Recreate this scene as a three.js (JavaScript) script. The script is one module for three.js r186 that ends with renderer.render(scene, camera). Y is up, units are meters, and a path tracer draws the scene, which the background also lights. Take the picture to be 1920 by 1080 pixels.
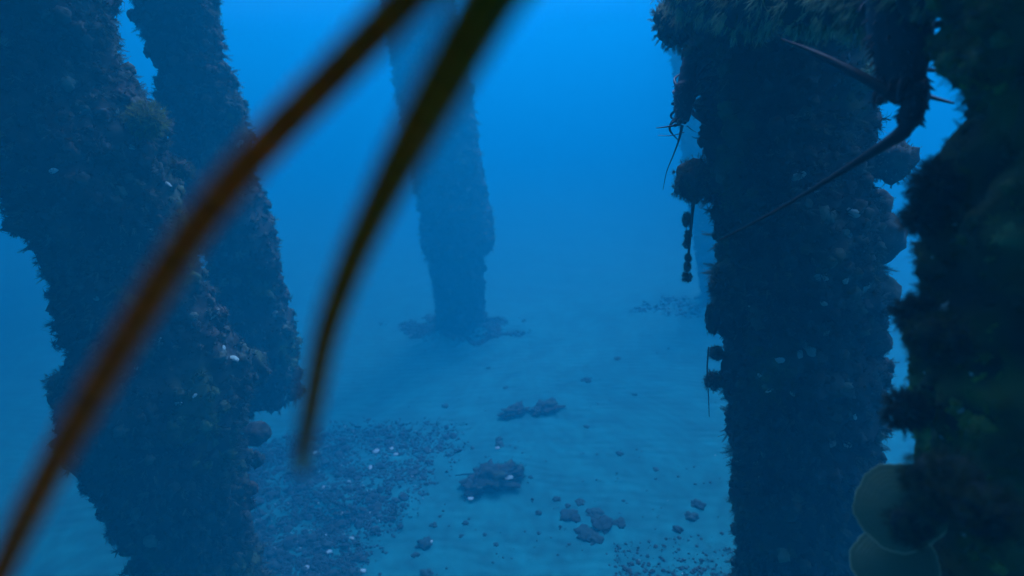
import * as THREE from 'three';
import { mergeGeometries, mergeVertices } from 'three/addons/utils/BufferGeometryUtils.js';
import { createNoise3D, createNoise2D } from 'simplex-noise';

/* ---------- camera, light, water ---------- */
const scene = new THREE.Scene();
const W = 1920, H = 1080, F = 1100;                       // photograph and focal length in its pixels
const camera = new THREE.PerspectiveCamera(2 * Math.atan(H / 2 / F) * 180 / Math.PI, 16 / 9, 0.01, 400);
camera.position.set(0, 1.74, 0);
camera.rotation.set(-18 * Math.PI / 180, 0, -2.5 * Math.PI / 180, 'YXZ');
camera.focus = 1.05;
camera.userData.fStop = 3.7;
camera.updateMatrixWorld(true);
scene.add(camera);

const renderer = new THREE.WebGLRenderer({ antialias: true });
renderer.toneMapping = THREE.LinearToneMapping;
renderer.toneMappingExposure = 5.3;
renderer.shadowMap.enabled = true;

const SUN = new THREE.Vector3(0.26, 1, -0.62).normalize();
{ // light that comes down through the surface, brighter towards the sun, the same blue all round
  const w = 128, h = 64, data = new Float32Array(w * h * 4), d = new THREE.Vector3();
  for (let j = 0; j < h; j++) for (let i = 0; i < w; i++) {
    const el = ((j + 0.5) / h - 0.5) * Math.PI, az = ((i + 0.5) / w - 0.5) * 2 * Math.PI;
    d.set(Math.cos(el) * Math.cos(az), Math.sin(el), Math.cos(el) * Math.sin(az));
    const up = Math.max(0, d.y), c = Math.max(0, d.dot(SUN));
    const L = 0.5 + 0.9 * up + 1.0 * Math.pow(c, 3);
    data.set([0.34 * L, 0.52 * L, 1.0 * L, 1], (j * w + i) * 4);
  }
  const t = new THREE.DataTexture(data, w, h, THREE.RGBAFormat, THREE.FloatType);
  t.mapping = THREE.EquirectangularReflectionMapping; t.magFilter = THREE.LinearFilter; t.minFilter = THREE.LinearFilter; t.needsUpdate = true;
  scene.background = t; scene.environment = t;
}
const sun = new THREE.DirectionalLight(new THREE.Color().setRGB(0.4, 0.56, 1.0), 2.4);
sun.position.copy(SUN).multiplyScalar(20); sun.castShadow = true; sun.shadow.radius = 40;
sun.shadow.mapSize.set(2048, 2048);
Object.assign(sun.shadow.camera, { left: -9, right: 9, top: 9, bottom: -9, near: 1, far: 60 });
scene.add(sun, sun.target);
scene.fog = new THREE.FogExp2(new THREE.Color().setRGB(0.004, 0.60, 1.0), 0.245);

/* ---------- helpers ---------- */
let seed = 20240611;
const rnd = () => { seed |= 0; seed = seed + 0x6D2B79F5 | 0; let t = Math.imul(seed ^ seed >>> 15, 1 | seed); t = t + Math.imul(t ^ t >>> 7, 61 | t) ^ t; return ((t ^ t >>> 14) >>> 0) / 4294967296; };
const rr = (a, b) => a + (b - a) * rnd();
const n3 = createNoise3D(rnd), n2 = createNoise2D(rnd);
const V = (x, y, z) => new THREE.Vector3(x, y, z);
const fbm = (x, y, z, o = 4) => { let s = 0, a = 0.5; for (let i = 0; i < o; i++) { s += a * n3(x, y, z); x *= 2.03; y *= 2.03; z *= 2.03; a *= 0.5; } return s; };
const smooth = (a, b, x) => { const t = Math.min(1, Math.max(0, (x - a) / (b - a))); return t * t * (3 - 2 * t); };
const ray = (x, y) => V((x - W / 2) / F, (H / 2 - y) / F, -1).normalize().applyQuaternion(camera.quaternion);
const CAM = camera.position.clone(), FWD = ray(W / 2, H / 2), off = (x, y) => ray(x, y).dot(FWD);   // off: how much nearer along the lens axis than along the ray
const at = (x, y, d) => CAM.clone().addScaledVector(ray(x, y), d);            // d metres from the lens along that direction
const floorAt = (x, y) => { const r = ray(x, y); return CAM.clone().addScaledVector(r, -CAM.y / r.y); };
const used = {};
const numbered = (n) => { used[n] = (used[n] ?? -1) + 1; return used[n] ? `${n}_${String(used[n]).padStart(3, '0')}` : n; };
function tag(o, label, category, group, kind) {
  o.name = numbered(o.name); scene.add(o);
  if (label) o.userData.label = label; if (category) o.userData.category = category;
  if (group) o.userData.group = group; if (kind) o.userData.kind = kind;
  return o;
}
function mesh(name, geo, mat, parent) { const m = new THREE.Mesh(geo, mat); m.name = name; m.castShadow = m.receiveShadow = true; if (parent) parent.add(m); return m; }
function thing(name, p = V(0, 0, 0)) { const g = new THREE.Group(); g.name = name; g.position.copy(p); return g; }
const std = (o) => new THREE.MeshStandardMaterial({ roughness: 0.95, metalness: 0, ...o });
const lin = (r, g, b) => new THREE.Color().setRGB(r, g, b);

/* a round, tapering, bending tube with closed ends; colour optional through fn(t) */
function taper(points, radii, seg = 24, rad = 8, knob = 0) {
  const c = new THREE.CatmullRomCurve3(points), fr = c.computeFrenetFrames(seg), pos = [], idx = [], uv = [];
  for (let i = 0; i <= seg; i++) {
    const t = i / seg, p = c.getPoint(t), k = t * (radii.length - 1), a = Math.min(radii.length - 2, Math.floor(k));
    let r = radii[a] + (radii[a + 1] - radii[a]) * (k - a);
    if (knob) r *= 1 + knob * ((i % 2) ? 1 : -1);
    for (let j = 0; j <= rad; j++) {
      const q = j / rad * 2 * Math.PI, v = p.clone().addScaledVector(fr.normals[i], Math.cos(q) * r).addScaledVector(fr.binormals[i], Math.sin(q) * r);
      pos.push(v.x, v.y, v.z); uv.push(t, j / rad);
    }
  }
  for (let i = 0; i < seg; i++) for (let j = 0; j < rad; j++) { const a = i * (rad + 1) + j, b = a + rad + 1; idx.push(a, a + 1, b, b, a + 1, b + 1); }
  for (const [row, turn] of [[0, 1], [seg, 0]]) {
    const p = c.getPoint(row / seg), k = pos.length / 3; pos.push(p.x, p.y, p.z); uv.push(row / seg, 0);
    for (let j = 0; j < rad; j++) { const a = row * (rad + 1) + j; turn ? idx.push(k, a + 1, a) : idx.push(k, a, a + 1); }
  }
  const g = new THREE.BufferGeometry();
  g.setAttribute('position', new THREE.Float32BufferAttribute(pos, 3)); g.setAttribute('uv', new THREE.Float32BufferAttribute(uv, 2)); g.setIndex(idx); g.computeVertexNormals();
  return g;
}
/* an uneven stone-like lump about one unit across */
function lump(detail, rough, flat, off) {
  let g = new THREE.IcosahedronGeometry(0.5, detail); g.deleteAttribute('normal'); g.deleteAttribute('uv'); g = mergeVertices(g, 1e-4);
  const p = g.attributes.position, v = V();
  for (let i = 0; i < p.count; i++) {
    v.fromBufferAttribute(p, i); const k = 1 + rough * (fbm(v.x * 2.2 + off, v.y * 2.2, v.z * 2.2, 3) * 1.5 + 0.35 * Math.abs(n3(v.x * 7 + off, v.y * 7, v.z * 7)));
    v.multiplyScalar(k); v.y *= flat; p.setXYZ(i, v.x, v.y, v.z);
  }
  g.computeVertexNormals(); return g;
}
const lumps = [0, 1, 2, 3].map((k) => lump(2, 0.55, 0.75, k * 13.7));
/* a tuft: bent narrow blades that spread from one root, one unit tall, growing along +y */
function tuftGeo(n, spread, width, droop) {
  const pos = [], idx = [];
  for (let k = 0; k < n; k++) {
    const az = rnd() * 6.283, sp = spread * rr(0.25, 1), len = rr(0.55, 1), ux = Math.cos(az), uz = Math.sin(az), tx = -uz, tz = ux, w = width * rr(0.6, 1.2), b = pos.length / 3;
    for (let i = 0; i < 4; i++) {
      const t = i / 3, a = sp * (t + droop * t * t), x = Math.sin(a) * len * t, y = Math.cos(a) * len * t, ww = w * (1 - 0.8 * t);
      pos.push(ux * x + tx * ww, y, uz * x + tz * ww, ux * x - tx * ww, y, uz * x - tz * ww);
      if (i < 3) { const q = b + i * 2; idx.push(q, q + 1, q + 2, q + 2, q + 1, q + 3); }
    }
  }
  const g = new THREE.BufferGeometry(); g.setAttribute('position', new THREE.Float32BufferAttribute(pos, 3)); g.setIndex(idx); g.computeVertexNormals(); return g;
}
/* a plume: a stalk with side branchlets, like a hydroid feather */
function plumeGeo() {
  const pos = [], idx = []; let b;
  const strip = (p, q, w, side) => { b = pos.length / 3; pos.push(p.x + side.x * w, p.y + side.y * w, p.z + side.z * w, p.x - side.x * w, p.y - side.y * w, p.z - side.z * w, q.x, q.y, q.z); idx.push(b, b + 1, b + 2); };
  for (let s = 0; s < 3; s++) {
    const az = s * 2.1 + rnd(), lean = rr(0.1, 0.5), len = rr(0.7, 1), dir = V(Math.sin(lean) * Math.cos(az), Math.cos(lean), Math.sin(lean) * Math.sin(az));
    const side = V(-Math.sin(az), 0, Math.cos(az)), out = dir.clone().cross(side);
    strip(V(0, 0, 0), dir.clone().multiplyScalar(len), 0.025, side);
    for (let k = 2; k < 11; k++) {
      const p = dir.clone().multiplyScalar(len * k / 11), l = 0.3 * (1 - k / 14) * rr(0.7, 1.2);
      for (const e of [-1, 1]) { const a = side.clone().multiplyScalar(e).addScaledVector(out, rr(-0.5, 0.5)).addScaledVector(dir, 0.9).normalize(); strip(p, p.clone().addScaledVector(a, l), 0.018, dir); }
    }
  }
  const g = new THREE.BufferGeometry(); g.setAttribute('position', new THREE.Float32BufferAttribute(pos, 3)); g.setIndex(idx); g.computeVertexNormals(); return g;
}
const tufts = [tuftGeo(9, 1.0, 0.07, 0.4), tuftGeo(14, 0.8, 0.035, 0.3), tuftGeo(7, 1.2, 0.12, 0.5)], plumes = [plumeGeo(), plumeGeo()];

/* many small copies on a surface; one part of the thing that carries them */
function scatter(name, geo, mat, list, parent) {
  const m = new THREE.InstancedMesh(geo, mat, list.length), M = new THREE.Matrix4(), c = new THREE.Color();
  list.forEach(([p, q, s, col], i) => { M.compose(p, q, s); m.setMatrixAt(i, M); m.setColorAt(i, c.setRGB(...col)); });
  m.name = name; m.userData.kind = 'stuff'; m.castShadow = m.receiveShadow = true; parent.add(m); return m;
}
const Y = V(0, 1, 0);
function growDir(n, sag) { return V(n.x + rr(-0.45, 0.45), n.y + rr(-0.35, 0.45) - sag, n.z + rr(-0.45, 0.45)).normalize(); }

/* ---------- sea bed ---------- */
const bedMounds = [];
const bed = (x, z) => {
  let y = 0.035 * n2(x * 0.35, z * 0.35) + 0.012 * n2(x * 1.3 + 7, z * 1.3);
  for (const [mx, mz, r, h] of bedMounds) { const d2 = ((x - mx) ** 2 + (z - mz) ** 2) / (r * r); if (d2 < 6) y += h * Math.exp(-d2 * 1.6) * (1 + 0.5 * n2(x * 4, z * 4)); }
  return y;
};
const onBed = (px, py) => { const p = floorAt(px, py); for (let k = 0; k < 3; k++) { const r = ray(px, py), y = bed(p.x, p.z); p.copy(CAM).addScaledVector(r, (y - CAM.y) / r.y); } return p; };

/* ---------- pilings ---------- */
const growthMat = std({ vertexColors: true, roughness: 0.98 });
const tuftMat = new THREE.MeshPhysicalMaterial({ color: lin(1, 1, 1), roughness: 1, transmission: 0.35, thickness: 0, side: THREE.DoubleSide, specularIntensity: 0.2 });
const lumpMat = std({ color: lin(1, 1, 1) });
const shellMat = std({ color: lin(0.34, 0.55, 0.5), roughness: 0.6 });
const paleMat = std({ color: lin(0.22, 0.36, 0.31), roughness: 0.8 });
const spongeMat = std({ color: lin(0.05, 0.06, 0.04) });

/* what grows on the timber, by kind: algae green, brown turf, rust sponge, pale crust */
function growthColor(p, out) {
  const a = fbm(p.x * 3.1, p.y * 3.1, p.z * 3.1, 3), b = fbm(p.x * 9 + 40, p.y * 9, p.z * 9, 3), c = fbm(p.x * 26, p.y * 26 + 9, p.z * 26, 2);
  out.setRGB(0.020, 0.032, 0.020);
  out.lerp(lin(0.040, 0.085, 0.018), smooth(0.08, 0.5, a) * 0.7);
  out.lerp(lin(0.036, 0.028, 0.018), smooth(0.1, 0.4, -a));
  out.lerp(lin(0.008, 0.014, 0.011), smooth(0.05, 0.4, b));
  out.lerp(lin(0.08, 0.13, 0.1), smooth(0.3, 0.55, -b) * 0.5);
  out.multiplyScalar(0.85 + 0.6 * c);
  return out;
}
/* levels: [pixel y, left edge x, right edge x]; foot: where it stands on the bed */
function piling(label, foot, levels, opt) {
  const { top = 4.3, cell = 0.014, amp = 1, taper: tp } = opt;
  const rows = levels.map(([y, a, b]) => {
    const m = ray((a + b) / 2, y), ra = ray(a, y), rb = ray(b, y);
    const h = Math.hypot(m.x, m.z), t = ((foot.x * m.x + foot.z * m.z)) / (h * h);   // closest to the upright through the foot
    const p = CAM.clone().addScaledVector(m, t);
    return { p, r: t * Math.sin(ra.angleTo(rb) / 2) };
  }).sort((a, b) => a.p.y - b.p.y);
  const lo = rows[0], hi = rows[rows.length - 1];
  if (lo.p.y > 0.1) rows.unshift({ p: V(lo.p.x, -0.15, lo.p.z), r: lo.r });
  rows.push({ p: V(hi.p.x, top, hi.p.z), r: hi.r });
  const g = thing('piling', V(lo.p.x, bed(lo.p.x, lo.p.z), lo.p.z)), O = g.position;
  const y0 = rows[0].p.y, seeLo = lo.p.y - 0.15, seeHi = hi.p.y + 0.12, ys = [];
  for (let y = y0; y < top;) { ys.push(y); y += (y > seeLo && y < seeHi) ? cell : 0.09; } ys.push(top);
  const cols = Math.max(28, Math.round(2 * Math.PI * hi.r / cell)), pos = [], col = [], idx = [], c = new THREE.Color(), q = V(), off = opt.off;
  let k = 0;
  for (const y of ys) {
    while (k < rows.length - 2 && rows[k + 1].p.y < y) k++;
    const a = rows[k], b = rows[k + 1], t = Math.min(1, Math.max(0, (y - a.p.y) / (b.p.y - a.p.y))), cx = a.p.x + (b.p.x - a.p.x) * t, cz = a.p.z + (b.p.z - a.p.z) * t, r = a.r + (b.r - a.r) * t;
    for (let j = 0; j < cols; j++) {
      const an = j / cols * 2 * Math.PI, ux = Math.cos(an), uz = Math.sin(an);
      q.set(cx + ux * r, y, cz + uz * r);
      const s = V(q.x + off, q.y, q.z);
      const bump = 0.030 * fbm(s.x * 4, s.y * 4, s.z * 4, 3) + 0.022 * Math.abs(n3(s.x * 11, s.y * 11, s.z * 11)) + 0.012 * n3(s.x * 27, s.y * 27, s.z * 27) + 0.006 * n3(s.x * 60, s.y * 60, s.z * 60) - 0.012;
      const rr_ = r - 0.008 + amp * bump;
      q.set(cx + ux * rr_, y + amp * 0.01 * n3(s.x * 20, s.y * 20 + 5, s.z * 20), cz + uz * rr_);
      pos.push(q.x - O.x, q.y - O.y, q.z - O.z); growthColor(s, c); if (opt.tone) c.setRGB(c.r * opt.tone[0], c.g * opt.tone[1], c.b * opt.tone[2]); col.push(c.r, c.g, c.b);
    }
  }
  for (let i = 0; i < ys.length - 1; i++) for (let j = 0; j < cols; j++) { const a = i * cols + j, b = i * cols + (j + 1) % cols, d = a + cols, e = b + cols; idx.push(a, d, b, b, d, e); }
  const geo = new THREE.BufferGeometry();
  geo.setAttribute('position', new THREE.Float32BufferAttribute(pos, 3)); geo.setAttribute('color', new THREE.Float32BufferAttribute(col, 3)); geo.setIndex(idx); geo.computeVertexNormals();
  mesh('encrusted_shaft', geo, growthMat, g);
  /* turf, plumes and nodules over the part of the shaft that shows */
  const P = geo.attributes.position, N = geo.attributes.normal, near = [];
  for (let i = 0; i < P.count; i++) { const y = P.getY(i) + O.y; if (y > seeLo && y < seeHi) near.push(i); }
  const pick = (count, size, colorOf, keep, sag) => {
    const list = [];
    for (let k = 0; k < count * 4 && list.length < count; k++) {
      const i = near[Math.floor(rnd() * near.length)], p = V().fromBufferAttribute(P, i), n = V().fromBufferAttribute(N, i);
      const w = p.clone().add(O); w.x += off;
      if (keep(w) < rnd()) continue;
      const d = growDir(n, sag), qn = new THREE.Quaternion().setFromUnitVectors(Y, d).multiply(new THREE.Quaternion().setFromAxisAngle(Y, rnd() * 6.28)), s = size * rr(0.5, 1.3);
      list.push([p.addScaledVector(n, -0.003), qn, V(s, s * rr(0.7, 1.2), s), colorOf(w)]);
    }
    return list;
  };
  const sz = opt.tuft ?? 0.022, ct = opt.count ?? 3000;
  const tone = opt.tone ?? [1, 1, 1], turfCol = (w) => { growthColor(w, c); const k = rr(0.8, 1.9); return [c.r * k * tone[0], c.g * k * 1.1 * tone[1], c.b * k * tone[2]]; };
  tufts.forEach((tg, i) => scatter('algae_turf', tg, tuftMat, pick(ct, sz, turfCol, (w) => smooth(-0.25, 0.3, n3(w.x * 5 + i * 9, w.y * 5, w.z * 5)), 0.15), g));
  plumes.forEach((tg, i) => scatter('hydroid_plumes', tg, tuftMat, pick(ct * 0.35, sz * 1.5, (w) => { const k = rr(0.6, 1.3); return [0.10 * k, 0.13 * k, 0.09 * k]; }, (w) => smooth(0.1, 0.45, n3(w.x * 4, w.y * 4 + 20 + i * 5, w.z * 4)), 0.3), g));
  lumps.forEach((tg, i) => scatter('encrusting_nodules', tg, lumpMat, pick(ct * 0.14, sz * 1.1, turfCol, () => 1, 0), g));
  tag(g, label, 'piling', 'growth-covered pilings');
  return { g, P, N, O, near };
}
/* set a part on the surface of a piling where a pixel's ray meets it */
const caster = new THREE.Raycaster();
function hit(pl, x, y) {
  pl.g.updateMatrixWorld(true); caster.set(CAM, ray(x, y)); caster.far = 30;
  const h = caster.intersectObject(pl.g.children[0], false)[0];
  return h ? { p: h.point.clone(), n: h.face.normal.clone().normalize() } : null;
}
function shellGeo(off) { // a cupped, uneven valve, one unit across, opening along +y
  const g = new THREE.SphereGeometry(0.5, 12, 6, 0, Math.PI * 2, 0, Math.PI * 0.5), p = g.attributes.position;
  for (let i = 0; i < p.count; i++) { const x = p.getX(i), z = p.getZ(i), k = 1 + 0.28 * n3(x * 3 + off, z * 3, off); p.setXYZ(i, x * k, p.getY(i) * 0.35 + 0.05 * n3(x * 8, z * 8, off), z * k * 0.8); }
  g.computeVertexNormals(); return g;
}
const shells = [0, 1, 2].map((k) => shellGeo(k * 5.1 + 1));
function attach(pl, name, geo, mat, x, y, s, sink = 0) {
  const h = hit(pl, x, y); if (!h) return null;
  const m = mesh(name, geo, mat, pl.g);
  m.position.copy(h.p).addScaledVector(h.n, -sink).sub(pl.g.position); m.quaternion.setFromUnitVectors(Y, h.n).multiply(new THREE.Quaternion().setFromAxisAngle(Y, rnd() * 6.28));
  Array.isArray(s) ? m.scale.set(...s) : m.scale.setScalar(s);
  return m;
}

const footOf = (x, y, d) => { const p = at(x, y, d); return V(p.x, 0, p.z); };
const centreFoot = floorAt(870, 622), backFoot = (() => { const p = at(500, 500, 1.9); return V(p.x, 0, p.z); })(), farFoot = floorAt(1372, 572);
const leftFoot = footOf(290, 560, 1.5), rightFoot = footOf(1490, 560, 1.5);
bedMounds.push([centreFoot.x, centreFoot.z, 0.45, 0.10], [farFoot.x, farFoot.z, 0.45, 0.1]);
{ const p = floorAt(620, 960); bedMounds.push([p.x, p.z, 0.45, 0.06]); }

const left = piling('thick ragged overgrown piling with a stepped outline, in front of another piling', leftFoot, [
  [0, -120, 240], [60, -90, 234], [110, -70, 244], [160, -60, 270], [240, -40, 322], [330, 4, 350], [405, 18, 362], [425, 52, 366], [480, 75, 380], [570, 100, 405], [630, 118, 430], [700, 106, 478], [740, 108, 485], [800, 140, 488], [860, 158, 470], [920, 180, 472], [980, 238, 476], [1040, 265, 482], [1080, 276, 492]], { off: 3, count: 4600, tuft: 0.018 });
const back = piling('slimmer overgrown piling just behind the thick ragged one, its growth ending in an overhang', backFoot, [
  [0, 248, 415], [80, 268, 425], [130, 286, 440], [200, 300, 455], [330, 330, 490], [450, 368, 525], [560, 392, 540], [680, 425, 570], [742, 436, 574], [756, 420, 505], [800, 405, 455], [850, 395, 445]], { off: 11, count: 3600, tuft: 0.018, cell: 0.02 });
const centre = piling('hazy piling standing alone in open water, growth ending in a step above its foot', centreFoot, [
  [0, 716, 850], [100, 733, 868], [200, 748, 886], [300, 770, 902], [380, 784, 918], [440, 791, 926], [466, 794, 928], [476, 800, 910], [540, 815, 909], [600, 820, 912], [622, 818, 918]], { off: 23, count: 2600, tuft: 0.035, cell: 0.026 });
const right = piling('broad piling with rounded sponges along its edge and a lobster clinging to it', rightFoot, [
  [0, 1275, 1612], [90, 1292, 1618], [160, 1298, 1626], [230, 1304, 1634], [300, 1314, 1640], [400, 1320, 1650], [480, 1328, 1656], [560, 1330, 1650], [640, 1338, 1648], [750, 1350, 1648], [850, 1360, 1640], [950, 1368, 1638], [1080, 1376, 1636]], { off: 37, count: 4200, tuft: 0.02 });
const far = piling('faint piling mostly hidden behind the broad sponge-edged piling', farFoot, [
  [0, 1246, 1352], [90, 1256, 1362], [250, 1274, 1378], [420, 1298, 1400], [530, 1308, 1412], [572, 1316, 1420]], { off: 51, count: 1800, tuft: 0.03, cell: 0.028 });
const edgeFoot = footOf(2080, 560, 0.62);
const edge = piling('near dark piling bristling with feathery growth and round pale-rimmed shells', edgeFoot, [
  [0, 1672, 2560], [100, 1684, 2540], [160, 1722, 2530], [200, 1736, 2530], [250, 1728, 2520], [330, 1682, 2500], [420, 1656, 2480], [480, 1678, 2480], [560, 1656, 2460], [640, 1646, 2450], [740, 1630, 2440], [820, 1632, 2430], [880, 1652, 2420], [960, 1675, 2410], [1080, 1640, 2390]], { off: 67, count: 4200, tuft: 0.009, cell: 0.008, amp: 0.6, tone: [3, 2.4, 1.2] });

/* ---------- the pier overhead: out of the picture, it shades the near pilings ---------- */
{
  const g = thing('pier_deck', V(-0.6, 4.32, 2.2)); g.rotation.y = -0.5;
  const geo = new THREE.BoxGeometry(0.21, 0.06, 6.4), m = std({ color: lin(0.09, 0.075, 0.05) });
  for (let k = 0; k < 56; k++) { const b = mesh('plank', geo, m, g); b.position.set(-6.2 + k * 0.224, rr(0, 0.008), rr(-0.05, 0.05)); }
  const bg = new THREE.BoxGeometry(12.6, 0.2, 0.18);
  for (const z of [-2.6, 0, 2.6]) mesh('beam', bg, m, g).position.set(0, -0.14, z);
  const g2 = thing('pier_deck', V(-4.7, 4.32, -4.9)); g2.rotation.y = 1.993;
  const geo2 = new THREE.BoxGeometry(0.21, 0.06, 4.6);
  for (let k = 0; k < 30; k++) mesh('plank', geo2, m, g2).position.set(-3.3 + k * 0.224, rr(0, 0.008), rr(-0.05, 0.05));
  for (const z of [-1.6, 1.6]) mesh('beam', new THREE.BoxGeometry(6.6, 0.2, 0.18), m, g2).position.set(0, -0.14, z);
  tag(g2, 'timber pier deck running out past the pair of pilings', 'pier');
  tag(g, 'timber pier deck above the near pilings', 'pier');
}

/* ---------- sea bed mesh ---------- */
{
  const tex = 1024, sz = 3.0, d = new Uint8Array(tex * tex * 4), cmap = new Uint8Array(tex * tex * 4);
  const per = (f) => (u, v) => { // noise that repeats at the texture's edge
    const a = u * 2 * Math.PI, b = v * 2 * Math.PI; return n3(Math.cos(a) * f + 3, Math.sin(a) * f + Math.cos(b) * f * 1.3, Math.sin(b) * f * 1.3); };
  const w1 = per(0.9), w2 = per(2.2), w3 = per(6);
  for (let j = 0; j < tex; j++) for (let i = 0; i < tex; i++) {
    const u = i / tex, v = j / tex, wp = w1(u, v) * 0.5 + w2(u, v) * 0.2;
    const rip = Math.sin((v * 46 + wp) * 2 * Math.PI), fade = smooth(-0.5, 0.6, w2(v, u));
    const g = rnd(), o = (j * tex + i) * 4, h = 128 + 62 * rip * (0.25 + 0.75 * fade) + 26 * (g - 0.5) + 22 * w3(u, v);
    d[o] = d[o + 1] = d[o + 2] = Math.max(0, Math.min(255, h)); d[o + 3] = 255;
    const k = 1 + 0.10 * w3(v, u) + 0.12 * (rnd() - 0.5) + 0.10 * w2(u, v) - (rnd() < 0.012 ? 0.4 * rnd() : 0), base = [20, 116, 110];
    for (let q = 0; q < 3; q++) cmap[o + q] = Math.max(0, Math.min(255, base[q] * k)); cmap[o + 3] = 255;
  }
  const mk = (a) => { const t = new THREE.DataTexture(a, tex, tex); t.wrapS = t.wrapT = THREE.RepeatWrapping; t.magFilter = THREE.LinearFilter; t.needsUpdate = true; return t; };
  const bump = mk(d), map = mk(cmap); map.colorSpace = THREE.SRGBColorSpace;
  const xs = [], zs = [];
  for (let x = -90; x < -6; x += 6) xs.push(x); for (let x = -6; x < 6; x += 0.05) xs.push(x); for (let x = 6; x <= 90; x += 6) xs.push(x);
  for (let z = -90; z < -9; z += 6) zs.push(z); for (let z = -9; z < 2; z += 0.05) zs.push(z); for (let z = 2; z <= 30; z += 4) zs.push(z);
  const pos = [], uv = [], idx = [];
  for (const z of zs) for (const x of xs) { pos.push(x, bed(x, z), z); uv.push(x / sz, z / sz); }
  const nx = xs.length;
  for (let j = 0; j < zs.length - 1; j++) for (let i = 0; i < nx - 1; i++) { const a = j * nx + i; idx.push(a, a + nx, a + 1, a + 1, a + nx, a + nx + 1); }
  const g = new THREE.BufferGeometry(); g.setAttribute('position', new THREE.Float32BufferAttribute(pos, 3)); g.setAttribute('uv', new THREE.Float32BufferAttribute(uv, 2)); g.setIndex(idx); g.computeVertexNormals();
  const m = mesh('sea_bed', g, std({ map, bumpMap: bump, bumpScale: 0.005, roughness: 1 })); tag(m, 'rippled pale sand sea bed', null, null, 'structure');
}
/* ---------- growth that stands off the pilings ---------- */
const bigLump = [0, 1, 2].map((k) => lump(4, 0.32, 1, 60 + k * 17)), craggy = [0, 1, 2].map((k) => lump(5, 0.85, 0.9, 300 + k * 7)), softLump = [0, 1].map((k) => lump(5, 0.2, 1, 120 + k * 9));
function colored(geo, off, pal) { // patches of growth colour on a lump
  const g = geo.clone(), p = g.attributes.position, c = new THREE.Color(), a = [];
  for (let i = 0; i < p.count; i++) { growthColor(V(p.getX(i) * 0.25 + off, p.getY(i) * 0.25, p.getZ(i) * 0.25), c); if (pal) c.lerp(pal, 0.5); a.push(c.r, c.g, c.b); }
  g.setAttribute('color', new THREE.Float32BufferAttribute(a, 3)); return g;
}
function clump(pl, name, x, y, d, rpx, { kind = 0, soft = false, tuft = 0.014, count = 260, pal, sx = 1, sy = 1, sz = 1, sag = 0.1, plume = false, tint = [0.05, 0.07, 0.03] } = {}) {
  const r = rpx / F * d * off(x, y), geo = colored(soft ? softLump[kind % 2] : bigLump[kind % 3], rnd() * 9, pal), m = mesh(name, geo, growthMat, pl.g);
  m.position.copy(at(x, y, d)).sub(pl.g.position); m.scale.set(2 * r * sx, 2 * r * sy, 2 * r * sz);
  if (count) {
    const P = geo.attributes.position, N = geo.attributes.normal, list = [];
    for (let k = 0; k < count; k++) {
      const i = Math.floor(rnd() * P.count), n = V().fromBufferAttribute(N, i), dd = growDir(n, sag), s = tuft * rr(0.5, 1.3), q = new THREE.Quaternion().setFromUnitVectors(Y, dd).multiply(new THREE.Quaternion().setFromAxisAngle(Y, rnd() * 6.28)), kk = rr(0.6, 1.7);
      list.push([V().fromBufferAttribute(P, i), q, V(s / (2 * r * sx), s / (2 * r * sy), s / (2 * r * sz)), tint.map((t) => t * kk)]);
    }
    scatter('algae_turf', plume ? plumes[0] : tufts[1], tuftMat, list, m);
  }
  return m;
}
const Rd = 1.36;
clump(right, 'growth_clump', 1266, 46, 1.34, 33, { tuft: 0.017, count: 420, sy: 1.15, plume: true, tint: [0.13, 0.16, 0.1] });
clump(right, 'growth_clump', 1300, 340, 1.36, 30, { kind: 1, tuft: 0.015, count: 380, sy: 1.25 });
clump(right, 'growth_clump', 1338, 714, 1.52, 15, { kind: 2, tuft: 0.012, count: 160 });
clump(right, 'growth_clump', 1336, 598, 1.46, 12, { kind: 0, tuft: 0.01, count: 80, sy: 2.4 });
clump(right, 'growth_clump', 1344, 662, 1.5, 12, { kind: 1, tuft: 0.01, count: 80 });
clump(right, 'growth_clump', 1672, 302, 1.44, 36, { kind: 2, tuft: 0.010, count: 520, sx: 1.1, plume: true, tint: [0.07, 0.09, 0.06] });
for (const [x, y, r, k] of [[1650, 446, 40, 0], [1654, 553, 30, 1], [1640, 640, 26, 0], [1646, 385, 24, 1], [1625, 700, 26, 1]]) clump(right, 'sponge', x, y, 1.5, r, { soft: true, kind: k, tuft: 0.005, count: 200, pal: lin(0.035, 0.065, 0.055), sy: 1.15, tint: [0.06, 0.11, 0.09] });
clump(left, 'growth_clump', 470, 690, 1.62, 32, { kind: 1, tuft: 0.013, count: 260 });
clump(left, 'growth_clump', 482, 812, 1.75, 22, { kind: 0, tuft: 0.006, count: 140, soft: true });
clump(left, 'growth_clump', 480, 862, 1.8, 14, { kind: 2, tuft: 0.008, count: 80 });
clump(left, 'growth_clump', 118, 720, 1.66, 22, { kind: 2, tuft: 0.014, count: 240 });
clump(left, 'growth_clump', 340, 318, 1.34, 16, { kind: 0, tuft: 0.012, count: 120 });
clump(left, 'growth_clump', 275, 225, 1.34, 24, { kind: 1, tuft: 0.018, count: 320, tint: [0.10, 0.13, 0.02], pal: lin(0.10, 0.13, 0.02) });
clump(edge, 'growth_clump', 1762, 640, 0.5, 42, { kind: 0, tuft: 0.009, count: 420 });
clump(edge, 'growth_clump', 1728, 405, 0.56, 18, { kind: 1, tuft: 0.012, count: 320, plume: true, tint: [0.05, 0.06, 0.04] });
clump(edge, 'growth_clump', 1758, 345, 0.56, 30, { kind: 2, tuft: 0.012, count: 420, plume: true, tint: [0.05, 0.06, 0.04] });
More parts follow.
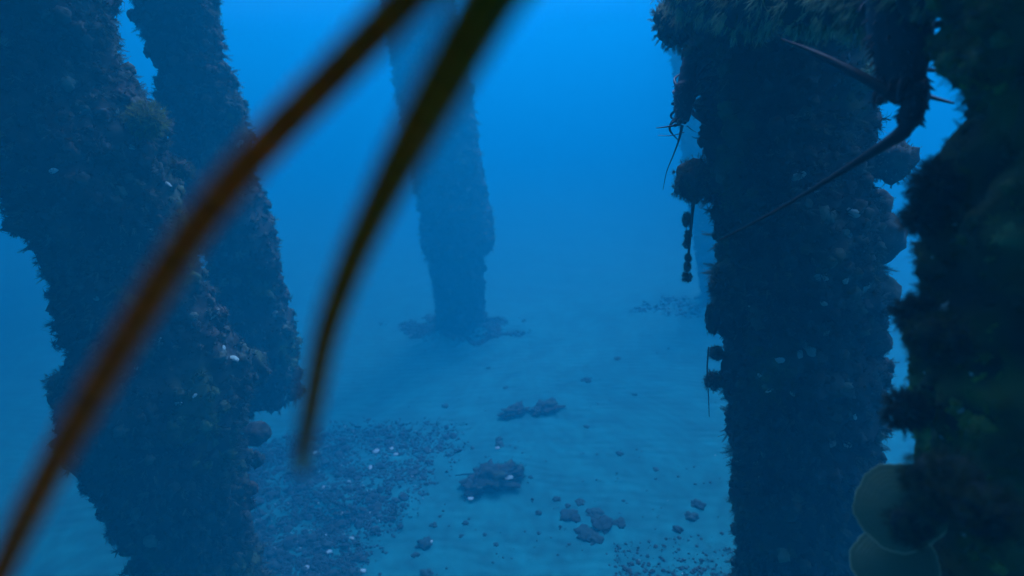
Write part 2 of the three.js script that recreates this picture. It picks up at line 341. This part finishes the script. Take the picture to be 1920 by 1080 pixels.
clump(edge, 'growth_clump', 1716, 590, 0.56, 22, { kind: 1, tuft: 0.011, count: 420, plume: true, tint: [0.05, 0.06, 0.04] });
clump(edge, 'growth_clump', 1698, 770, 0.58, 24, { kind: 2, tuft: 0.011, count: 420, plume: true, tint: [0.05, 0.06, 0.04] });
clump(edge, 'growth_clump', 1752, 905, 0.5, 40, { kind: 0, tuft: 0.008, count: 320 });

/* pale shells and barnacles on the pilings */
const on = (pl, name, mat, list) => list.forEach(([x, y, s], i) => attach(pl, name, shells[i % 3], mat, x, y, [s, s, s * 0.7], s * 0.06));
on(left, 'oyster_shell', shellMat, [[428, 502, 0.026], [282, 430, 0.014], [100, 320, 0.016], [335, 757, 0.016], [365, 742, 0.012]]);
on(left, 'oyster_shell', paleMat, [[402, 565, 0.045], [398, 590, 0.034], [335, 318, 0.03], [220, 208, 0.014], [245, 275, 0.018], [210, 372, 0.014], [420, 655, 0.02], [315, 345, 0.016], [180, 560, 0.016], [300, 640, 0.02], [255, 690, 0.022], [440, 672, 0.026], [48, 75, 0.012]]);
on(back, 'oyster_shell', paleMat, [[515, 590, 0.03], [545, 690, 0.025], [450, 270, 0.03], [500, 500, 0.025], [536, 742, 0.03]]);
on(right, 'oyster_shell', shellMat, [[1462, 676, 0.024], [1443, 732, 0.020], [1424, 704, 0.014], [1405, 574, 0.012], [1385, 862, 0.02], [1424, 896, 0.012], [1603, 782, 0.014]]);
on(right, 'oyster_shell', paleMat, [[1518, 655, 0.04], [1500, 663, 0.024], [1498, 330, 0.034], [1428, 580, 0.014], [1550, 625, 0.024], [1487, 738, 0.02], [1420, 868, 0.03], [1430, 850, 0.025], [1540, 520, 0.03], [1600, 400, 0.028], [1590, 440, 0.03], [1620, 540, 0.04], [1580, 520, 0.03], [1545, 570, 0.02], [1560, 830, 0.024], [1585, 835, 0.03]]);
on(edge, 'barnacle', shellMat, [[1772, 575, 0.012], [1792, 768, 0.011], [1808, 628, 0.007], [1700, 862, 0.007], [1804, 1000, 0.006], [1750, 480, 0.005], [1735, 700, 0.005], [1765, 820, 0.004], [1745, 560, 0.004], [1820, 700, 0.005], [1790, 420, 0.004], [1726, 640, 0.004], [1720, 800, 0.005]]);

/* round thin valves standing out from the near piling */
function valve(x, y, d, rpx, tilt, roll) {
  const r = rpx / F * d * off(x, y) ** 2, prof = []; for (let i = 0; i <= 40; i++) { const t = i / 40; prof.push(new THREE.Vector2(r * t, r * 0.16 * (1 - t * t) + 0.0002 * Math.sin(t * 46 + 2 * Math.sin(t * 9)) * t)); }
  const g = new THREE.LatheGeometry(prof, 96), p = g.attributes.position;
  for (let i = 0; i < p.count; i++) { const a = Math.atan2(p.getZ(i), p.getX(i)), k = 1 + 0.05 * Math.sin(a * 2 + x) + 0.025 * Math.sin(a * 5 + y) + 0.012 * Math.sin(a * 13 + x) + 0.008 * Math.sin(a * 29); p.setXYZ(i, p.getX(i) * k, p.getY(i), p.getZ(i) * k); }
  g.computeVertexNormals();
  const m = mesh('oyster_shell', g, valveMat, edge.g); m.position.copy(at(x, y, d)).sub(edge.g.position);
  const n = ray(x, y).negate().add(V(tilt, 0.25, 0)).normalize(); m.quaternion.setFromUnitVectors(Y, n); m.rotateY(roll);
  const pts = []; for (let i = 0; i < 96; i++) { const a = i / 96 * 2 * Math.PI, k = 1 + 0.05 * Math.sin(a * 2 + x) + 0.025 * Math.sin(a * 5 + y) + 0.012 * Math.sin(a * 13 + x) + 0.008 * Math.sin(a * 29); pts.push(V(Math.cos(a) * r * k, 0, Math.sin(a) * r * k)); }
  mesh('rim', new THREE.TubeGeometry(new THREE.CatmullRomCurve3(pts, true), 192, 0.0006, 5, true), rimMat, m);
}
const valveMat = new THREE.MeshPhysicalMaterial({ color: lin(0.06, 0.15, 0.07), roughness: 0.9, transmission: 0.3, thickness: 0, side: THREE.DoubleSide }), rimMat = std({ color: lin(0.2, 0.36, 0.2), roughness: 0.6 });
valve(1686, 950, 0.60, 96, -0.2, 0.4); valve(1676, 1058, 0.62, 88, -0.3, 1.2);
clump(edge, 'growth_clump', 1778, 915, 0.44, 56, { kind: 1, tuft: 0.008, count: 520 });
clump(edge, 'growth_clump', 1850, 960, 0.42, 46, { kind: 2, tuft: 0.007, count: 320 });
clump(edge, 'growth_clump', 1706, 985, 0.52, 30, { kind: 0, tuft: 0.007, count: 260 });

/* ---------- overgrown brace between the two right-hand pilings ---------- */
{
  const pts = [[1290, -40, 1.28], [1390, -18, 1.1], [1500, -12, 0.95], [1600, -14, 0.8], [1700, -30, 0.68], [1800, -60, 0.58]].map((a) => at(...a));
  const g = thing('cross_brace', pts[0].clone()), geo = taper(pts.map((p) => p.clone().sub(pts[0])), [0.05, 0.045, 0.038, 0.030, 0.024, 0.02], 110, 40), p = geo.attributes.position, N = geo.attributes.normal, col = [], c = new THREE.Color();
  for (let i = 0; i < p.count; i++) { const v = V().fromBufferAttribute(p, i), n = V().fromBufferAttribute(N, i), k = 0.016 * fbm(v.x * 9, v.y * 9, v.z * 9, 4) + 0.01 * Math.abs(n3(v.x * 24, v.y * 24, v.z * 24)); v.addScaledVector(n, k); p.setXYZ(i, v.x, v.y, v.z); growthColor(v, c); col.push(c.r, c.g, c.b); }
  geo.setAttribute('color', new THREE.Float32BufferAttribute(col, 3)); geo.computeVertexNormals();
  mesh('timber', geo, growthMat, g);
  const list = [[], [], []];
  for (let k = 0; k < 2600; k++) {
    const i = Math.floor(rnd() * p.count), n = V().fromBufferAttribute(N, i), cl = n3(p.getX(i) * 22, p.getY(i) * 22, p.getZ(i) * 22), d = growDir(n, 0.9); if (cl < -0.25) continue; const s = rr(0.012, 0.034) * (0.8 + 0.5 * cl) * Math.max(0.4, V().fromBufferAttribute(p, i).add(pts[0]).distanceTo(CAM) - 0.2), kk = rr(0.5, 1.5);
    list[k % 3].push([V().fromBufferAttribute(p, i), new THREE.Quaternion().setFromUnitVectors(Y, d).multiply(new THREE.Quaternion().setFromAxisAngle(Y, rnd() * 6.28)), V(s, s * 1.2, s), k % 5 ? [0.34 * kk, 0.38 * kk, 0.22 * kk] : [0.05 * kk, 0.08 * kk, 0.02 * kk]]);
  }
  scatter('hydroid_plumes', plumes[0], tuftMat, list[0], g); scatter('hydroid_plumes', plumes[1], tuftMat, list[1], g); scatter('algae_turf', tufts[1], tuftMat, list[2], g);
  tag(g, 'cross brace hung with pale feathery growth above the broad piling', 'beam');
}

/* ---------- spiny lobsters ---------- */
const lobsterMat = (() => { // mottled shell
  const n = 128, a = new Uint8Array(n * n * 4);
  for (let j = 0; j < n; j++) for (let i = 0; i < n; i++) { const k = 0.75 + 0.35 * n3(i * 0.09, j * 0.09, 4) + 0.2 * n3(i * 0.3, j * 0.3, 8), o = (j * n + i) * 4; a[o] = 120 * k; a[o + 1] = 52 * k; a[o + 2] = 26 * k; a[o + 3] = 255; }
  const t = new THREE.DataTexture(a, n, n); t.wrapS = t.wrapT = THREE.RepeatWrapping; t.magFilter = THREE.LinearFilter; t.colorSpace = THREE.SRGBColorSpace; t.needsUpdate = true;
  return std({ map: t, roughness: 0.55 });
})();
const antennaMat = (() => { // banded red-brown whip
  const n = 256, a = new Uint8Array(n * 4);
  for (let i = 0; i < n; i++) { const k = 0.8 + 0.25 * Math.sin(i * 0.9) * n2(i * 0.05, 3) + 0.1 * n2(i * 0.7, 1); a.set([Math.min(255, 250 * k), 205 * k, 200 * k, 255], i * 4); }
  const t = new THREE.DataTexture(a, n, 1); t.wrapS = t.wrapT = THREE.RepeatWrapping; t.magFilter = THREE.LinearFilter; t.colorSpace = THREE.SRGBColorSpace; t.needsUpdate = true;
  return [lin(1, 0.40, 0.008), lin(0.75, 0.42, 0.012)].map((color) => new THREE.MeshPhysicalMaterial({ map: t, color, roughness: 1, specularIntensity: 0.1, transmission: 0.5, thickness: 0 }));
})();
const spike = (p, d, l, r) => { const g = new THREE.ConeGeometry(r, l, 5); g.translate(0, l / 2, 0); g.applyQuaternion(new THREE.Quaternion().setFromUnitVectors(Y, d.clone().normalize())); g.translate(p.x, p.y, p.z); return g; };
const clean = (list) => mergeGeometries(list.map((g) => { const o = g.index ? g.toNonIndexed() : g.clone(); for (const k of Object.keys(o.attributes)) if (!['position', 'normal', 'uv'].includes(k)) o.deleteAttribute(k); return o; }));
/* head at the origin looking along -z, back up; one unit = carapace length */
function bodyGeo(tucked) {
  const parts = [], pos = [], uv = [], idx = [], nz = 40, na = 22;
  for (let i = 0; i <= nz; i++) {
    const t = i / nz; let w, h;                                               // carapace, then six overlapping tail rings
    if (t < 0.45) { const k = t / 0.45; w = 0.16 + 0.14 * Math.sin(Math.min(1, k * 1.3) * Math.PI / 2); h = w * 0.95; if (i === 0) w = h = 0.02; }
    else { const k = (t - 0.45) / 0.55, ring = (k * 6) % 1; w = (0.27 - 0.13 * k) * (0.93 + 0.09 * ring); h = w * 0.8; if (i === nz) w = h = 0.02; }
    const z = t * 2.2, y = -0.10 * smooth(0.6, 1, t);
    for (let j = 0; j <= na; j++) { const a = j / na * 2 * Math.PI, s = Math.sin(a), k = 1 + 0.03 * n3(Math.cos(a) * 3, s * 3, z * 6); pos.push(Math.cos(a) * w * k, y + s * h * (s < 0 ? 0.62 : 1) * k, z); uv.push(j / na * 2, z); }
  }
  for (let i = 0; i < nz; i++) for (let j = 0; j < na; j++) { const a = i * (na + 1) + j, b = a + na + 1; idx.push(a, a + 1, b, b, a + 1, b + 1); }
  const g = new THREE.BufferGeometry(); g.setAttribute('position', new THREE.Float32BufferAttribute(pos, 3)); g.setAttribute('uv', new THREE.Float32BufferAttribute(uv, 2)); g.setIndex(idx); g.computeVertexNormals(); parts.push(g);
  for (let k = 0; k < 90; k++) { const z = rr(0.06, 0.95), a = rr(0.1, 3.04), w = z < 0.76 ? 0.16 + 0.14 * Math.sin(Math.min(1, z * 1.3) * Math.PI / 2) : 0.3; parts.push(spike(V(Math.cos(a) * w * 0.97, Math.sin(a) * w * 0.92, z), V(Math.cos(a), Math.sin(a), -0.8), rr(0.05, 0.11), 0.018)); }
  for (const s of [-1, 1]) {
    parts.push(taper([V(0.1 * s, 0.12, 0.1), V(0.13 * s, 0.24, 0.0), V(0.12 * s, 0.27, -0.14)], [0.04, 0.03, 0.004], 10, 6));         // horn over the eye
    const e = new THREE.SphereGeometry(0.045, 10, 8); e.translate(0.2 * s, 0.1, -0.02); parts.push(e);
    for (let k = 0; k < 5; k++) {                                                                                                    // walking legs
      const z = 0.3 + k * 0.13, fw = 0.55 - k * 0.32;
      if (tucked) parts.push(taper([V(0.14 * s, -0.12, z), V(0.24 * s, -0.3, z - fw * 0.2), V(0.26 * s, -0.55, z - fw * 0.4), V(0.18 * s, -0.85, z - fw * 0.6)], [0.04, 0.034, 0.026, 0.01], 16, 6));
      else parts.push(taper([V(0.16 * s, -0.12, z), V(0.42 * s, 0.02, z - fw * 0.3), V(0.62 * s, -0.05, z - fw * 0.6), V(0.72 * s, -0.42, z - fw)], [0.045, 0.04, 0.03, 0.01], 16, 6));
    }
  }
  for (let k = -2; k <= 2; k++) { const f = new THREE.SphereGeometry(0.16, 10, 6); f.scale(0.55, 0.12, 1.3); f.rotateY(k * 0.42); f.translate(k * 0.14, -0.1, 2.32 - Math.abs(k) * 0.05); parts.push(f); }
  return clean(parts);
}
const lobsterBody = bodyGeo(false), tuckedBody = bodyGeo(true);
const darkWhip = std({ color: lin(0.014, 0.013, 0.01), roughness: 0.6 }), darkShell = std({ color: lin(0.010, 0.010, 0.008), roughness: 0.6 });
function lobster(label, head, fwd, up, size, whips, feelers = [], dark = true) {
  const g = thing('spiny_lobster', head), z = fwd.clone().normalize().negate(), x = up.clone().cross(z).normalize(), y = z.clone().cross(x);
  g.quaternion.setFromRotationMatrix(new THREE.Matrix4().makeBasis(x, y, z)); g.scale.setScalar(size); g.updateMatrixWorld(true);
  mesh('body', size > 0.0905 ? tuckedBody : lobsterBody, dark ? darkShell : lobsterMat, g);
  const inv = g.matrixWorld.clone().invert(), loc = (p) => p.clone().applyMatrix4(inv);
  for (const [n, w] of whips.entries()) {
    const pts = w.pts.map((a) => loc(at(...a))), list = [taper(pts, w.r.map((r) => r / size), 90, 10, 0.03)];
    if (w.stem) {                                                              // thick spiny stem that carries the whip
      const s = w.stem.map((a) => loc(at(a[0], a[1], a[2]))), rad = w.stem.map((a) => a[3] / size); list.push(taper(s, rad, 24, 10, 0.06));
      const c = new THREE.CatmullRomCurve3(s);
      for (let k = 0; k < 46; k++) { const t = rnd(), p = c.getPoint(t), d = c.getTangent(t), q = V(rr(-1, 1), rr(-1, 1), rr(-1, 1)).cross(d).normalize(), r = rad[Math.min(rad.length - 1, Math.round(t * (rad.length - 1)))]; list.push(spike(p.addScaledVector(q, r * 0.9), q.addScaledVector(d, 0.9), rr(0.4, 0.9) * r, r * 0.16)); }
    }
    mesh('antenna', clean(list), dark ? darkWhip : antennaMat[n], g);
  }
  for (const f of feelers) mesh('antennule', taper(f.map((a) => loc(at(a[0], a[1], a[2]))), [0.0012 / size, 0.0005 / size], 20, 5), darkWhip, g);
  return tag(g, label, 'lobster', 'spiny lobsters');
}
const downIn = (x, y, d, x2, y2, d2) => at(x2, y2, d2).sub(at(x, y, d)).normalize();
lobster('dark spiny lobster hanging head down against the near piling, antennae spread', at(1700, 172, 0.64), downIn(1690, 20, 0.66, 1700, 172, 0.64), V(-1, 0.05, 0.3), 0.092, [
  { pts: [[1668, 174, 0.63], [1620, 146, 0.64], [1560, 114, 0.66], [1510, 91, 0.68], [1466, 74, 0.7]], r: [0.005, 0.0042, 0.003, 0.0018, 0.0008], stem: [[1712, 150, 0.645, 0.009], [1692, 178, 0.635, 0.009], [1660, 168, 0.63, 0.006]] },
  { pts: [[1704, 226, 0.62], [1694, 246, 0.62], [1660, 270, 0.62], [1600, 308, 0.63], [1540, 345, 0.64], [1450, 398, 0.66], [1350, 450, 0.69]], r: [0.0082, 0.0072, 0.005, 0.0034, 0.0024, 0.0016, 0.0011], stem: [[1718, 150, 0.64, 0.009], [1718, 185, 0.63, 0.010], [1708, 215, 0.625, 0.0096], [1702, 232, 0.62, 0.0084]] }],
  [[[1688, 182, 0.63], [1660, 188, 0.62], [1628, 193, 0.62]], [[1690, 182, 0.63], [1680, 190, 0.62], [1668, 192, 0.62]], [[1732, 180, 0.62], [1734, 210, 0.61], [1718, 231, 0.6]]]);
lobster('small spiny lobster clinging head down to the side of the broad piling', at(1281, 232, 1.33), downIn(1288, 160, 1.35, 1281, 232, 1.33), V(-1, 0.1, 0.35), 0.085, [
  { pts: [[1277, 233, 1.33], [1255, 237, 1.32], [1230, 240, 1.31]], r: [0.0028, 0.0018, 0.0008] },
  { pts: [[1279, 236, 1.33], [1273, 262, 1.32], [1262, 292, 1.31], [1250, 322, 1.3], [1243, 356, 1.3]], r: [0.0036, 0.0022, 0.0014, 0.0009, 0.0005] }],
  [[[1283, 248, 1.34], [1260, 254, 1.33], [1234, 254, 1.33]], [[1288, 236, 1.34], [1298, 244, 1.35], [1306, 248, 1.36]]]);
lobster('spiny lobster above the lens dangling two long blurred red-brown antennae', at(935, -640, 0.17), V(-0.05, -0.6, -0.5), V(0, 0.45, -1), 0.09, [
  { pts: [[880, -150, 0.084], [820, -70, 0.086], [760, 0, 0.089], [640, 125, 0.093], [480, 290, 0.1], [380, 410, 0.105], [300, 530, 0.11], [215, 670, 0.118], [140, 800, 0.126], [80, 910, 0.134], [30, 1010, 0.141], [-10, 1100, 0.15], [-40, 1180, 0.156]], r: [0.0031, 0.0029, 0.0028, 0.0026, 0.0024, 0.0019], stem: [[915, -560, 0.15, 0.006], [905, -340, 0.11, 0.005], [890, -230, 0.095, 0.004], [880, -150, 0.084, 0.0026]] },
  { pts: [[1000, -150, 0.08], [960, -70, 0.082], [918, 0, 0.085], [840, 140, 0.089], [760, 285, 0.094], [704, 395, 0.098], [660, 490, 0.102], [612, 625, 0.11], [584, 760, 0.118], [568, 850, 0.122], [566, 885, 0.124]], r: [0.0043, 0.0041, 0.0036, 0.0029, 0.0025, 0.0020, 0.0012], stem: [[955, -560, 0.15, 0.006], [975, -340, 0.11, 0.005], [990, -230, 0.092, 0.0045], [1000, -150, 0.08, 0.0034]] }], [], false);

/* ---------- strands ---------- */
{
  const a = at(1301, 372, 1.33), g = thing('hanging_rope', a), P = [[1301, 372, 1.33], [1297, 410, 1.33], [1293, 455, 1.33], [1290, 495, 1.34], [1288, 524, 1.34]].map((q) => at(...q).sub(a));
  mesh('cord', taper(P, [0.004, 0.0035, 0.003, 0.003, 0.002], 40, 8), std({ color: lin(0.04, 0.045, 0.03) }), g);
  for (const [x, y, r] of [[1288, 412, 9], [1290, 441, 6], [1287, 457, 4], [1290, 484, 3.5], [1289, 500, 4], [1288, 519, 8]]) clump({ g }, 'growth_clump', x, y, 1.335, r, { kind: Math.floor(r) % 3, tuft: 0.009, count: 170, sx: rr(0.6, 1), sy: rr(0.7, 1.15), sz: rr(0.6, 1), sag: 0.3 });
  tag(g, 'thin rope with knots of growth hanging beside the broad piling', 'rope');
  const b = at(1329, 650, 1.5), f = mesh('algae_filament', taper([[1329, 650, 1.5], [1326, 690, 1.5], [1328, 735, 1.5], [1330, 782, 1.5]].map((q) => at(...q).sub(b)), [0.0022, 0.002, 0.0014, 0.0006], 30, 6), std({ color: lin(0.04, 0.04, 0.03) })); f.position.copy(b);
  tag(f, 'thin straight filament dangling past a knob of the broad piling', 'algae');
  const e = at(1262, -4, 1.3), f2 = mesh('algae_filament', taper([[1262, -4, 1.3], [1256, 12, 1.3], [1250, 26, 1.3]].map((q) => at(...q).sub(e)), [0.0016, 0.0014, 0.0008], 14, 6), std({ color: lin(0.04, 0.04, 0.03) })); f2.position.copy(e);
  tag(f2, 'short dark filament above the bushy knob of the broad piling', 'algae');
}

/* ---------- things lying on the sand ---------- */
const stoneMats = [lin(0.010, 0.034, 0.025), lin(0.014, 0.046, 0.034), lin(0.009, 0.026, 0.019)].map((c) => std({ color: c }));
const stoneGeo = [0, 1, 2, 3, 4].map((k) => lump(3, 0.7, 0.6, 200 + k * 11));
function lay(name, geo, mat, x, y, wpx, flat = 1, sink = 0.3) {
  const p = onBed(x, y), d = p.distanceTo(CAM), s = wpx / F * d * off(x, y), m = mesh(name, geo, mat); m.scale.set(s, s * flat, s * rr(0.7, 1.1)); m.rotation.y = rnd() * 6.28;
  m.position.set(p.x, bed(p.x, p.z) + s * flat * (0.3 - sink), p.z); return m;
}
{
  const p = onBed(930, 902), d = p.distanceTo(CAM), s = 1 / F * d, g = thing('encrusted_rock', V(p.x, bed(p.x, p.z), p.z));
  const bit = (name, geo, mat, dx, dy, dz, sx, sy, sz, ry = 0) => { const m = mesh(name, geo, mat, g); m.position.set(dx * s, dy * s, dz * s); m.scale.set(sx * s, sy * s, sz * s); m.rotation.y = ry; return m; };
  bit('rock', colored(craggy[0], 3), growthMat, -8, 9, 0, 66, 36, 50);
  bit('rock', colored(craggy[1], 6), growthMat, 26, 9, -6, 44, 24, 36, 1);
  bit('rock', colored(craggy[2], 8), growthMat, -36, 5, 26, 28, 22, 28, 2);
  for (const m of g.children.slice()) { const P = m.geometry.attributes.position, N = m.geometry.attributes.normal, list = []; for (let k = 0; k < 260; k++) { const i = Math.floor(rnd() * P.count), q = new THREE.Quaternion().setFromUnitVectors(Y, growDir(V().fromBufferAttribute(N, i), 0)), z = 0.014 * rr(0.5, 1.3), kk = rr(0.5, 1.5); list.push([V().fromBufferAttribute(P, i), q, V(z / m.scale.x, z / m.scale.y, z / m.scale.z), [0.022 * kk, 0.045 * kk, 0.03 * kk]]); } scatter('algae_turf', tufts[0], tuftMat, list, m); }
  bit('shell_fragment', shells[0], paleMat, 24, 16, 14, 15, 10, 15); bit('shell_fragment', shells[1], shellMat, -42, 4, 50, 10, 8, 10);
  bit('twig', taper([V(-0.5, 0, 0), V(0, 0.12, 0.1), V(0.5, 0, 0)], [0.03, 0.06, 0.05], 10, 6), stoneMats[2], -50, 10, -8, 46, 30, 30);
  tag(g, 'largest dark encrusted rock on the open sand, with a pale notch', 'rock');
}
const G = 'stones scattered on the sand';
for (const [x, y, w, l] of [[966, 776, 40, 'elongated low rock beside a similar one, beyond the largest rock'], [1024, 768, 42, 'ragged low rock beside a similar one, beyond the largest rock']]) {
  const g = thing('low_rock', onBed(x, y)), s = w / F * g.position.distanceTo(CAM); g.position.y = bed(g.position.x, g.position.z);
  const a = mesh('rock', colored(craggy[w % 3], w), growthMat, g); a.scale.set(s, s * 0.5, s * 0.7); a.position.y = s * 0.1; a.rotation.y = 0.6;
  const b = mesh('rock', colored(craggy[1], w + 3), growthMat, g); b.scale.set(s * 0.45, s * 0.35, s * 0.45); b.position.set(-s * 0.42, s * 0.06, s * 0.3);
  tag(g, l, 'rock');
}
const spots = [[1067, 966, 30], [1087, 941, 16], [1065, 948, 11], [1044, 936, 14], [1115, 962, 27], [1130, 984, 40], [1098, 1000, 30], [1117, 1010, 26], [1080, 972, 20], [1162, 980, 24]];
spots.forEach(([x, y, w], i) => tag(lay('stone', stoneGeo[i % 5], stoneMats[i % 3], x, y, w, 0.6), 'dark stone in the loose cluster on the sand near the broad piling', 'stone', 'cluster of stones'));
[[1010, 962, 12], [886, 840, 9], [873, 981, 11], [1162, 851, 12], [813, 984, 12], [750, 987, 12], [780, 1040, 12], [800, 1076, 22], [930, 1021, 10], [1100, 713, 16], [1158, 673, 14], [948, 727, 9], [835, 762, 14], [1100, 800, 9], [865, 1005, 9], [1010, 1000, 8], [1230, 880, 9], [995, 895, 8], [1190, 740, 9], [915, 690, 9]].forEach(([x, y, w], i) => tag(lay('pebble', stoneGeo[i % 5], stoneMats[i % 3], x, y, w, 0.8), 'small dark pebble lying alone on the sand', 'stone', G));
[[1307, 946, 22], [1296, 969, 22], [1270, 993, 18]].forEach(([x, y, w], i) => tag(lay('round_stone', stoneGeo[i + 1], stoneMats[i], x, y, w, 1), 'rounded dark stone on the sand close beside the broad piling', 'stone', 'rounded stones'));
tag(lay('stone', stoneGeo[2], stoneMats[0], 797, 1020, 26, 0.9), 'dark stone with a bright shell chip against it at the rubble edge', 'stone');
[[935, 824, 13], [937, 834, 17]].forEach(([x, y, w], i) => tag(lay('stone', stoneGeo[i], stoneMats[i], x, y, w, 0.8), 'small dark stone just beyond the largest rock', 'stone', 'stones beyond the largest rock'));
[[933, 841, 9], [808, 1017, 10], [890, 921, 9], [705, 848, 14], [735, 842, 10], [742, 853, 10], [695, 878, 13], [575, 1066, 14], [618, 1036, 12], [680, 1072, 14], [660, 1010, 10], [608, 915, 9], [773, 893, 9], [800, 1074, 8], [640, 960, 9], [590, 850, 10], [655, 905, 9]].forEach(([x, y, w], i) => tag(lay('shell', shells[i % 3], shellMat, x, y, w, 1.2, 0.2), 'small bright broken shell lying on the sand or rubble', 'shell', 'broken shells on the bed'));

/* loose rubble nobody could count */
{
  const dark = [[], []], chips = [], fuzz = [];
  const put = (x, y, a, b, pale) => {
    const p = onBed(x, y), s = rr(a, b) * rr(0.6, 1.2), q = new THREE.Quaternion().setFromEuler(new THREE.Euler(rr(-0.5, 0.5), rnd() * 6.28, rr(-0.5, 0.5))), k = rr(0.6, 1.5); p.y = bed(p.x, p.z) + s * 0.12;
    if (rnd() < pale) chips.push([p.setY(p.y + s * 0.1), q, V(s * 0.6, s * 0.5, s * 0.45), [0.3 * k, 0.52 * k, 0.48 * k]]);
    else if (rnd() < 0.25) fuzz.push([p, q, V(s * 1.1, s * 0.9, s * 1.1), [0.035 * k, 0.045 * k, 0.022 * k]]);
    else dark[rnd() < 0.5 ? 0 : 1].push([p, q, V(s, s * rr(0.4, 0.8), s), [0.016 * k, 0.032 * k, 0.026 * k]]);
  };
  for (let k = 0; k < 30000; k++) {
    const x = rr(440, 900), y = rr(770, 1120), edgeX = 850 - Math.max(0, y - 850) * 0.85, top = 792 + Math.max(0, 640 - x) * 0.25, nn = n3(x * 0.012, y * 0.02, 3) + 0.5 * n3(x * 0.05, y * 0.08, 9);
    const w = smooth(40, -70, x - edgeX) * smooth(-14, 26, y - top);
    if (w * (0.8 + 0.75 * nn) > rnd()) rnd() < 0.03 ? put(x, y, 0.02, 0.04, 0) : put(x, y, 0.003, 0.016, 0.05);
  }
  for (let k = 0; k < 900; k++) { const x = rr(1150, 1420), y = rr(990, 1110), w = smooth(-30, 60, y - 1025 + 0.25 * (1290 - x) * 0.3 + 30 * n3(x * 0.02, y * 0.03, 1)); if (w > rnd()) put(x, y, 0.003, 0.016, 0.03); }
  for (let k = 0; k < 7000; k++) { const a = rnd() * 6.28, r = Math.sqrt(rnd()) * rr(0.6, 1.25), x = 862 + Math.cos(a) * 160 * r, y = 614 + Math.sin(a) * 30 * r; if (smooth(0.15, -0.5, r - 0.75 + 0.5 * n3(x * 0.02, y * 0.05, 5)) > rnd()) put(x, y, 0.005, 0.024, 0.005); }
  for (let k = 0; k < 900; k++) { const a = rnd() * 6.28, r = Math.sqrt(rnd()) * rr(0.6, 1.25); const x = 1290 + Math.cos(a) * 120 * r, y = 574 + Math.sin(a) * 24 * r; if (smooth(0.15, -0.5, r - 0.75 + 0.5 * n3(x * 0.02, y * 0.05, 15)) > rnd()) put(x, y, 0.006, 0.03, 0.01); }
  for (let k = 0; k < 420; k++) { const x = rr(600, 1350), y = rr(640, 1078); if (n3(x * 0.006, y * 0.01, 30) > -0.1) put(x, y, 0.004, 0.014, 0.05); }
  const R = new THREE.Group(); R.name = 'shell_rubble';
  scatter('rubble', lumps[0], lumpMat, dark[0], R); scatter('rubble', lumps[2], lumpMat, dark[1], R); scatter('shell_chips', shells[1], lumpMat, chips, R); scatter('algae_turf', tufts[2], tuftMat, fuzz, R);
  tag(R, 'dark rubble and shell litter strewn over the sand', null, null, 'stuff');
}
renderer.render(scene, camera);
